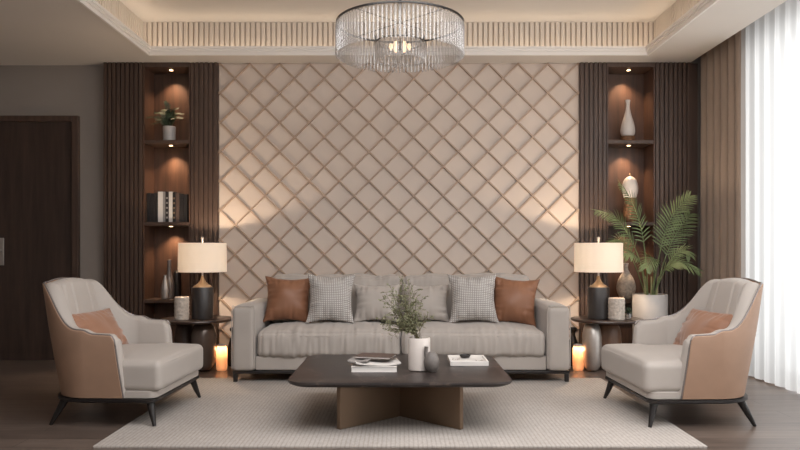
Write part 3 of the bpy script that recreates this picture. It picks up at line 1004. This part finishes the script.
tag(o, 'grey-brown booklet sticking out left under the brown book', 'magazine', 'reading matter on the coffee table', (b0.x - .085, b0.y + .11, TZ + .0535), (0, 0, math.radians(-12)))
bk2 = thing('book', 'dark brown thin book lying topmost of the coffee table stack', 'book', (b0.x + .005, b0.y + .17, TZ + .0665), math.radians(-14), group='reading matter on the coffee table')
bm = B(); box(bm, -.108, .108, -.075, .075, .002, .010); obj('pages', bm, M['paper'], bk2, smooth=False)
bm = B(); box(bm, -.112, .112, -.078, .078, 0, .002); box(bm, -.112, .112, -.078, .078, .010, .0125); box(bm, -.112, .112, .075, .078, .002, .010); obj('cover', bm, M['browncover'], bk2, smooth=False)

# ------------------------------------------------------------------ side tables, lamps and what stands round them
STZ = .45
def side_table(x, y, label, m1, m2, s):
    t = thing('side_table', label, 'table', (x, y, 0), group='round side tables flanking the sofa')
    bm = B(); lathe(bm, [(.285, STZ - .026), (.303, STZ - .020), (.308, STZ - .010), (.305, STZ - .002), (.30, STZ)], seg=64); obj('tabletop', bm, M['wood_table'], t)
    def pebble(hw, hd, z0, z1, cx, cy, m):
        bm = B(); n = 14; hz = (z1 - z0) / 2
        prof = []
        for k in range(n + 1):
            a = -PI / 2 + PI * k / n
            c_, s_ = math.cos(a), math.sin(a)
            prof.append((abs(c_) ** .55, math.copysign(abs(s_) ** .75, s_) * hz + z0 + hz))
        prof[0] = (0, z0); prof[-1] = (0, z1)
        lathe(bm, prof, cx, cy, 40, hw, hd)
        return obj('base_pebble', bm, m, t)
    if s > 0:
        pebble(.080, .12, .0015, STZ - .027, -.145, -.06, m1); pebble(.125, .11, .0015, STZ - .027, .02, .05, m2)
    else:
        pebble(.112, .12, .0015, STZ - .027, .072, -.05, m1); pebble(.09, .11, .0015, STZ - .027, -.12, .05, m2)
    return t
STL = (-1.768, 6.15); STR = (1.800, 6.15)
side_table(*STL, 'round dark side table between the sofa and the door-side armchair', M['darkglaze'], M['wood'], -1)
side_table(*STR, 'round dark side table between the sofa and the window-side armchair', M['silver'], M['wood_base'], 1)

def make_lamp(label, loc):
    t = thing('table_lamp', label, 'lamp', loc, group='matching drum-shade table lamps')
    bm = B(); lathe(bm, [(.086, 0), (.091, .004), (.092, .265), (.089, .272), (.03, .273)], seg=48); obj('base', bm, M['lampblack'], t)
    bm = B(); lathe(bm, [(.080, .272), (.078, .280), (.050, .298), (.028, .318), (.016, .345), (.012, .37)], seg=40)
    o = obj('neck', bm, M['brass'], t); o['label'] = 'brass flared neck'
    bm = B(); lathe(bm, [(.008, .37), (.008, .685), (.011, .69), (.011, .705), (.005, .71)], seg=16); obj('rod', bm, M['silver'], t)
    bm = B()
    R0, R1, za, zb = .206, .203, .405, .655; n = 64
    ro = []
    for (r, z) in ((R0, za), (R1, zb), (R1 - .003, zb), (R0 - .003, za)):
        ro.append([bm.verts.new((r * math.cos(2 * PI * i / n), r * math.sin(2 * PI * i / n), z)) for i in range(n)])
    for a in range(4):
        b = (a + 1) % 4
        for i in range(n):
            j = (i + 1) % n; bm.faces.new((ro[a][i], ro[a][j], ro[b][j], ro[b][i]))
    sh = obj('lamp_shade', bm, M['shade'], t); sh['label'] = 'cream linen drum shade'
    bm = B()
    for k in range(3):
        a = 2 * PI * k / 3 + .3; tube(bm, [(0, 0, .645), (R1 * math.cos(a) * .99, R1 * math.sin(a) * .99, .648)], .002, 6)
    obj('spider', bm, M['silver'], sh)
    bm = B(); lathe(bm, curve_prof([(0, .445), (.028, .46), (.036, .50), (.022, .54), (0, .555)], 4), seg=20); obj('bulb', bm, M['bulb'], t)
    return t
lampL = make_lamp('black table lamp with glowing cream shade on the door-side round table', ((202.5 - 400) * 6.12 / F, 6.12, STZ + .0005))
lampR = dup(lampL, ((598.5 - 400) * 6.12 / F, 6.12, STZ + .0005), 0, 'black table lamp with glowing cream shade on the window-side round table')
for l in (lampL, lampR):
    for dz in (.55,):
        light('POINT', 'lamp_bulb', (l.location.x, l.location.y - .0, STZ + dz), 44, (1, .78, .56), shadow_soft_size=.03)

def jar(px0, px1, py0, py1, d, label, lobed=0):
    c = P((px0 + px1) / 2, py1, d); r = (px1 - px0) / 2 * d / F; h = (py1 - py0) * d / F
    t = thing('candle_jar', label, 'candle', (c.x, c.y, STZ + .0005), group='textured candle jars on the side tables')
    bm = B(); prof = [(r * .9, 0), (r, .008)]
    for k in range(1, 16):
        prof.append((r * (1 + .03 * math.sin(k * 2.1)), .008 + (h - .016) * k / 16))
    prof += [(r * .96, h - .004), (r * .86, h), (r * .8, h - .012), (0, h - .014)]
    lathe(bm, prof, seg=40, lobes=12 if lobed else 0, lobe_amp=.03)
    obj('jar', bm, M['stone'], t)
    bm = B(); lathe(bm, [(r * .78, h - .0135), (r * .76, h - .006), (0, h - .005)], seg=24); o = obj('wax', bm, M['wax'], t)
    return t
jar(174.5, 189, 295.5, 318.5, 6.02, 'rough stone candle jar beside the door-side lamp')
jar(608.5, 624.5, 298, 320, 6.02, 'carved white candle jar beside the window-side lamp', 1)
# small amber posy beside the right jar
ps = thing('small_succulent', 'tiny green and amber plant in a small glass beside the carved jar', 'plant', (P(628.5, 318, 6.08).x, 6.08, STZ + .0005))
bm = B(); lathe(bm, [(.022, 0), (.026, .004), (.027, .05), (.025, .05), (.023, .008), (0, .006)], seg=24); obj('glass', bm, M['crystal'], ps)
bm = B(); rr = random.Random(3)
for k in range(90):
    a = rr.uniform(0, 6.28); e = rr.uniform(.1, 1.4); r0 = rr.uniform(0, .018)
    leaf_quad(bm, Vector((r0 * math.cos(a), r0 * math.sin(a), rr.uniform(.015, .085))), Vector((math.cos(a) * math.cos(e), math.sin(a) * math.cos(e), math.sin(e))), .022, .006, rr.uniform(0, 3))
obj('leaves', bm, [M['fern']], ps, smooth=False)

def make_lantern(label, loc):
    t = thing('lantern', label, 'lantern', loc, group='glowing glass lanterns on the floor by the sofa')
    bm = B(); lathe(bm, [(.036, .0015), (.045, .012), (.048, .04), (.048, .185), (.042, .205), (.036, .212), (.033, .212), (.038, .2), (.045, .182), (.045, .04), (.042, .014), (0, .010)], seg=40); obj('glass', bm, M['lantern'], t)
    bm = B(); lathe(bm, [(.018, .011), (.018, .15), (.012, .158), (0, .16)], seg=20); obj('candle', bm, M['glow'], t)
    bm = B(); lathe(bm, [(.034, .212), (.036, .214), (.036, .226), (.030, .230), (0, .231)], seg=30); obj('lid', bm, M['whiteceramic'], t)
    return t
lanL = make_lantern('glowing glass lantern on the floor beside the sofa, door side', (-1.545, 6.12, 0))
lanR = dup(lanL, (1.545, 6.12, 0), 0, 'glowing glass lantern on the floor beside the sofa, window side')
for l in (lanL, lanR):
    light('POINT', 'lantern_glow', (l.location.x, l.location.y, .185), 1.5, (1, .6, .32), shadow_soft_size=.012)

def bottle(label, loc):
    t = thing('floor_jug', label, 'jug', loc, group='slim black jugs on the floor behind the lanterns')
    bm = B(); lathe(bm, curve_prof([(0, .0015), (.045, .002), (.052, .05), (.05, .16), (.032, .24), (.02, .275), (.022, .305), (.034, .325), (.030, .345), (.018, .349), (0, .35)], 4), seg=28); obj('body', bm, M['black'], t)
    return t
j = bottle('slim black jug behind the lantern, door side of the sofa', (-1.500, 6.36, 0))
dup(j, (1.565, 6.38, 0), 0, 'slim black jug behind the lantern, window side of the sofa')

# ------------------------------------------------------------------ palm in planter
PD = 6.40
pc = P(650, 316, PD)
palm = thing('potted_palm', 'tall green areca palm in a pale cylindrical planter before the cabinet', 'plant', (pc.x, PD, 0))
bm = B(); R = .153; Hh = .646
lathe(bm, [(R * .93, .0015), (R * .98, .01), (R, .4), (R, Hh - .006), (R - .004, Hh), (R - .016, Hh), (R - .018, Hh - .05), (0, Hh - .052)], seg=56)
obj('planter', bm, M['ceramic'], palm)
bm = B(); lathe(bm, [(R - .02, Hh - .0515), (R * .5, Hh - .035), (0, Hh - .03)], seg=30); obj('soil', bm, M['soil'], palm)
def frond(parent, pts, n, L0, mat, stemmat, width=.010, droop=.35, start=.35, rs=0, r0=.007, flat=0.0):
    """arching stem with two rows of narrow leaflets"""
    rr = random.Random(rs)
    pts = curve_prof([tuple(p) for p in pts], 8)
    pts = [Vector(p) for p in pts]
    N = len(pts)
    bm = B(); tube(bm, pts, [r0 * (1 - .8 * i / N) for i in range(N)], 7)
    for i in range(n):
        u = start + (1 - start) * (i + .5) / n
        f = u * (N - 1); k = min(N - 2, int(f)); p = pts[k].lerp(pts[k + 1], f - k)
        t = (pts[k + 1] - pts[k]).normalized()
        s0 = t.cross(Vector((0, -.55, .83))).normalized()
        v = (u - start) / (1 - start)
        L = L0 * (math.sin(PI * (.18 + .72 * v)) ** .7) * rr.uniform(.88, 1.08)
        for s in (-1, 1):
            d = (t * (.75 + .5 * v) + s0 * s * 1.0 + Vector((rr.uniform(-.12, .12), rr.uniform(-.12, .12), rr.uniform(-.05, .12)))).normalized()
            side = d.cross(s0.cross(t)).normalized()
            prev = None; q = p.copy(); M_ = 5
            for m in range(M_ + 1):
                w = width * (math.sin(PI * min(.97, .14 + .83 * m / M_)) ** .8)
                up = side * w
                cu = [bm.verts.new(q + up), bm.verts.new(q + Vector((0, 0, -w * .35))), bm.verts.new(q - up)]
                if prev:
                    bm.faces.new((prev[0], cu[0], cu[1], prev[1])); bm.faces.new((prev[1], cu[1], cu[2], prev[2]))
                prev = cu
                d = (d + Vector((0, 0, -droop / M_))).normalized()
                q = q + d * (L / M_)
    return obj('frond', bm, [mat], parent, ang=60)
base = Vector((pc.x, PD, 0))
def FP(lst, d0=PD):
    return [P(px, py, PD + dy) - base for (px, py, dy) in lst]
FR = [
    ([(648, 296, 0), (646, 262, -.02), (641, 228, -.05), (632, 202, -.1), (620, 184, -.16)], 20, .15),
    ([(652, 296, 0), (658, 262, 0), (664, 236, -.02), (674, 213, -.06), (690, 196, -.1)], 20, .17),
    ([(655, 296, .02), (662, 268, .02), (670, 246, .05), (680, 228, .08), (690, 214, .12)], 18, .16),
    ([(646, 296, 0), (640, 262, .0), (630, 238, -.03), (616, 218, -.06), (597, 211, -.1)], 20, .16),
    ([(654, 296, -.02), (660, 276, -.08), (668, 266, -.14), (680, 262, -.2), (698, 270, -.24)], 18, .15),
    ([(648, 296, -.02), (644, 276, -.1), (640, 262, -.18), (632, 254, -.24), (620, 256, -.28)], 16, .15),
    ([(652, 296, -.03), (654, 276, -.12), (654, 262, -.2), (652, 258, -.27), (646, 268, -.34)], 16, .15),
    ([(646, 296, .02), (636, 268, .05), (628, 250, .08), (620, 240, .1), (612, 242, .12)], 16, .15),
    ([(653, 296, -.02), (664, 272, -.06), (674, 256, -.1), (684, 250, -.14), (690, 256, -.18)], 14, .12),
]
for i, (l, n, L0) in enumerate(FR):
    frond(palm, FP(l), n + 2, L0 * .98, M['leaf'], M['stem'], .0060, .5, .38, i, .006)
for k, (x, y) in enumerate(((-.04, 0), (.03, .02), (0, -.03), (.05, -.02), (-.02, .04))):
    bm = B(); tube(bm, [(x, y, Hh - .05), (x * 1.1, y, Hh + .05), (x * 1.4, y, Hh + .16)], [.012, .009, .006], 8); obj('cane', bm, M['stem'], palm)

# ------------------------------------------------------------------ shelf objects
def shelf_at(px, z, y=6.73): return Vector(((px - 400) * y / F, y, z + .0005))
# fern
fp = shelf_at(169.3, Z1, 6.70)
fe = thing('potted_fern', 'small dark green fern in a pale pot on the top niche shelf', 'plant', fp)
bm = B(); lathe(bm, [(.050, 0), (.056, .006), (.060, .138), (.057, .141), (.053, .138), (.052, .125), (0, .123)], seg=40); obj('pot', bm, M['ceramic'], fe)
bm = B(); lathe(bm, [(.050, .1235), (0, .13)], seg=20); obj('soil', bm, M['soil'], fe)
rr = random.Random(21)
for i, (ex, ez, ey) in enumerate(((-.20, .22, -.04), (-.13, .27, -.02), (-.03, .37, -.02), (.09, .31, -.03), (.13, .22, -.02), (.06, .20, -.09), (-.09, .19, -.08), (.02, .28, -.06), (-.17, .17, .02), (.12, .27, .03), (-.08, .31, .04))):
    mid = Vector((ex * .45, ey * .5, .13 + (ez - .13) * .72 + .03))
    frond(fe, [Vector((0, 0, .125)), mid * .5 + Vector((0, 0, .065)), mid, Vector((ex, ey, ez))], 18, .042, M['fern'], M['fern'], .0045, .3, .15, 30 + i, .003)

# books on the second shelf
def book(px0, px1, h, m, label, dep=.17, y0=6.66, spine=None):
    d = 6.68
    x0 = (px0 - 400) * d / F; x1 = (px1 - 400) * d / F
    w = x1 - x0 - .001
    t = thing('book', label, 'book', ((x0 + x1) / 2, y0, Z2 + .0005), group='books standing on the second niche shelf')
    th = min(.004, w * .18)
    bm = B(); box(bm, -w / 2 + th, w / 2 - th, .006, dep - .004, .003, h - .004); obj('pages', bm, M['paper'], t, smooth=False)
    bm = B(); box(bm, -w / 2, -w / 2 + th, 0, dep, 0, h); box(bm, w / 2 - th, w / 2, 0, dep, 0, h); box(bm, -w / 2 + th, w / 2 - th, 0, .006, 0, h)
    obj('cover', bm, m, t, smooth=False, bevel=.0012)
    if spine:
        bm = B()
        for k in range(5): box(bm, -w * .3, w * .3, -.0008, 0, h * (.12 + .16 * k), h * (.18 + .16 * k))
        obj('spine_pattern', bm, spine, t, smooth=False)
bh = .288
for (a, b, h, m, lab, sp) in (
    (147.6, 151.3, bh - .012, M['blackcover'], 'black book nearest the side lining, outermost on the door side', None),
    (151.3, 155.0, bh - .016, M['blackcover'], 'second black book from the door side of the row', None),
    (155.0, 158.6, bh - .012, M['blackcover'], 'black book touching the wide white book', None),
    (158.6, 163.6, bh, M['whitecover'], 'wide white book, first white one in the row', None),
    (163.6, 166.0, bh, M['greycover'], 'thin light grey book beside the wide white book', None),
    (166.0, 169.4, bh, M['blackcover'], 'black book with pale spine marks between the two white books', M['greycover']),
    (169.4, 173.2, bh, M['whitecover'], 'white book beside the bronze-patterned black book', None),
    (173.2, 176.2, bh - .004, M['blackcover'], 'black book with bronze marks down its spine', M['brass']),
    (176.2, 180.0, bh - .01, M['browncover'], 'dark brown book beside the bronze-marked one', None),
    (180.0, 184.0, bh - .02, M['blackcover'], 'black book beside the dark brown book', None),
    (184.0, 188.2, bh - .024, M['blackcover'], 'last black book beside the niche lining, sofa side', None)):
    book(a, b, h, m, lab, spine=sp)

def lathe_thing(name, px, z, pts, mat, label, cat, y=6.74, seg=36, n=5, **k):
    bm = B(); lathe(bm, curve_prof(pts, n), seg=seg, **k)
    return tag(obj(name, bm, mat), label, cat, loc=shelf_at(px, z, y))
lathe_thing('bottle_vase', 169.3, Z3, [(0, 0), (.040, .001), (.046, .05), (.047, .13), (.036, .20), (.020, .25), (.017, .36), (.020, .365), (.016, .366)], M['greyglaze'], 'tall grey bottle vase with straight neck on the lowest niche shelf', 'vase', 6.74)
lathe_thing('bottle_vase', 165.2, Z3, [(0, 0), (.034, .001), (.040, .04), (.039, .10), (.027, .16), (.014, .205), (.012, .225), (.015, .228)], M['silver'], 'short silvery bottle vase in front of the tall grey one', 'vase', 6.655)
lathe_thing('bottle_vase', 177.0, Z3, [(0, 0), (.036, .001), (.040, .06), (.040, .18), (.036, .24), (.022, .262), (.020, .268)], M['black'], 'black vase behind the grey bottle vases on the lowest shelf', 'vase', 6.80)

# right niche
cxv = shelf_at(627.8, Z1, 6.72)
wb = thing('bottle_vase', 'white bottle-shaped vase on a woven brown stand, top niche shelf', 'vase', cxv)
bm = B(); lathe(bm, curve_prof([(0, .052), (.050, .053), (.066, .085), (.066, .125), (.052, .19), (.034, .25), (.022, .31), (.019, .36), (.024, .392), (.021, .397), (.012, .396)], 5), seg=40); obj('body', bm, M['whiteceramic'], wb)
bm = B(); lathe(bm, [(.062, 0), (.064, .004), (.064, .05), (.058, .0515), (0, .0515)], seg=40); o = obj('stand', bm, M['rattan'], wb); o['label'] = 'woven brown stand'
ev = thing('egg_vase', 'white egg-shaped vase with dark lower half on the second niche shelf', 'vase', shelf_at(630, Z2, 6.72))
bm = B(); lathe(bm, curve_prof([(.030, .21), (.056, .235), (.073, .30), (.072, .35), (.055, .405), (.028, .43), (.012, .437), (0, .438)], 5), seg=40); obj('body', bm, M['whiteceramic'], ev)
bm = B(); lathe(bm, curve_prof([(0, 0), (.050, .002), (.062, .05), (.062, .13), (.050, .20), (.058, .233)], 5), seg=40); o = obj('lower_body', bm, M['rattan'], ev); o['label'] = 'dark brown lower half'
bm = B(); lathe(bm, [(.010, .4385), (.013, .445), (.008, .46), (0, .468)], seg=16); obj('lid_knob', bm, M['brass'], ev)
bm = B(); lathe(bm, curve_prof([(0, 0), (.045, .001), (.075, .05), (.085, .11), (.070, .18), (.040, .235), (.020, .275), (.018, .31), (.024, .335), (.018, .337)], 5), seg=60, lobes=16, lobe_amp=.05)
tag(obj('ribbed_vase', bm, M['stone']), 'beige ribbed teardrop vase on the lowest niche shelf behind the palm', 'vase', loc=shelf_at(626, Z3, 6.72))

# ------------------------------------------------------------------ chandelier
CD = 4.6; CX = 0.0
ch = thing('chandelier', 'round two-tier crystal chandelier hanging from the ceiling recess', 'chandelier', (CX, CD, 0))
zt = CAMZ + 226 * CD / F; Rc = 63 * CD / F
def hoop(bm, R, z0, z1, th, n=96):
    rings = []
    for (r, z) in ((R, z0), (R, z1), (R - th, z1), (R - th, z0)):
        rings.append([bm.verts.new((r * math.cos(2 * PI * i / n), r * math.sin(2 * PI * i / n), z)) for i in range(n)])
    for a in range(4):
        b = (a + 1) % 4
        for i in range(n):
            j = (i + 1) % n; bm.faces.new((rings[a][i], rings[a][j], rings[b][j], rings[b][i]))
bm = B(); hoop(bm, Rc + .006, zt - .004, zt + .006, .012)
for k in range(2):
    a = PI * k / 2 + PI / 4
    tube(bm, [(Rc * math.cos(a), Rc * math.sin(a), zt + .008), (-Rc * math.cos(a), -Rc * math.sin(a), zt + .008)], .0025, 6)
obj('frame_ring', bm, M['black'], ch)
bm = B(); hoop(bm, .16, zt - .124, zt - .118, .006, 64)
for k in range(4):
    a = PI / 4 + PI * k / 2
    tube(bm, [(.157 * math.cos(a), .157 * math.sin(a), zt - .12), (.157 * math.cos(a), .157 * math.sin(a), zt + .008)], .0015, 6)
obj('inner_ring', bm, M['black'], ch)
bm = B(); tube(bm, [(0, 0, zt + .008), (0, 0, ZU - .04)], .010, 12); obj('rod', bm, M['black'], ch)
bm = B(); lathe(bm, [(.07, ZU - .045), (.08, ZU - .04), (.08, ZU - .013)], seg=32); obj('canopy', bm, M['black'], ch)
def crystal_mesh(L):
    bm = B(); lathe(bm, [(.004, -L - .004), (.0088, -L), (.0098, -L + .01), (.0098, -.012), (.006, -.004), (.003, 0)], seg=8)
    return bm
L1 = 31 * CD / F
proto = None
NC = 96
for k in range(NC):
    a = 2 * PI * k / NC
    if proto is None:
        proto = obj('crystal_rod', crystal_mesh(L1), M['crystal'], ch); o = proto
    else:
        o = proto.copy(); C.objects.link(o); o.parent = ch
    o.location = (Rc * math.cos(a), Rc * math.sin(a), zt - .008)
    o.rotation_euler = (0, 0, a)
bm = B()
for k in range(40):
    a = 2 * PI * (k + .5) / 40
    lathe(bm, [(.004, zt - .245), (.009, zt - .24), (.009, zt - .135), (.003, zt - .125)], .155 * math.cos(a), .155 * math.sin(a), 8)
o = obj('inner_crystals', bm, M['crystal'], ch); o['kind'] = 'stuff'
def ring_copies(name, prof, n, R_, m, seg):
    bm = B(); lathe(bm, prof, seg=seg)
    first = obj(name, bm, m, ch)
    for k in range(n):
        o = first if k == 0 else first.copy()
        if k: C.objects.link(o); o.parent = ch
        a = 2 * PI * k / n; o.location = (R_ * math.cos(a), R_ * math.sin(a), 0)
ring_copies('hanger_pin', [(.002, zt - .13), (.003, zt - .12), (.0025, zt - .075)], 24, .158, M['black'], 6)
ring_copies('bulb', [(.006, zt - .17), (.012, zt - .155), (.010, zt - .13)], 6, .06, M['bulb'], 10)

# ------------------------------------------------------------------ light
light('AREA', 'daylight', (4.3, 2.8, 1.7), 245, (1, 1, 1), (0, math.radians(90), 0), shape='RECTANGLE', size=2.9, size_y=6.6)
light('AREA', 'room_fill', (-.6, -1.3, 2.1), 20, (1, .99, .98), (math.radians(78), 0, 0), shape='RECTANGLE', size=4.5, size_y=1.6)
w = bpy.data.worlds.new('world'); bpy.context.scene.world = w; w.use_nodes = True
w.node_tree.nodes['Background'].inputs[0].default_value = (.92, .96, 1, 1)
w.node_tree.nodes['Background'].inputs[1].default_value = 1.2

light('AREA', 'overhead_fill', (.6, 2.6, 2.74), 120, (.99, .985, 1), (math.radians(14), 0, 0), shape='RECTANGLE', size=3.6, size_y=2.2)  # added soft top light out of view, no fixture modelled
# ---- camera
cam = bpy.data.cameras.new('camera'); co = bpy.data.objects.new('camera', cam); C.objects.link(co)
cam.sensor_width = 36; cam.lens = F / 800 * 36
cam.shift_y = 25 / 800
co.location = (0, 0, CAMZ); co.rotation_euler = (math.radians(90), 0, 0)
bpy.context.scene.camera = co
sc = bpy.context.scene
sc.view_settings.view_transform = 'Standard'
sc.view_settings.exposure = 0.0
sc.cycles.transparent_max_bounces = 24
sc.cycles.max_bounces = 8
sc.cycles.sample_clamp_indirect = 4
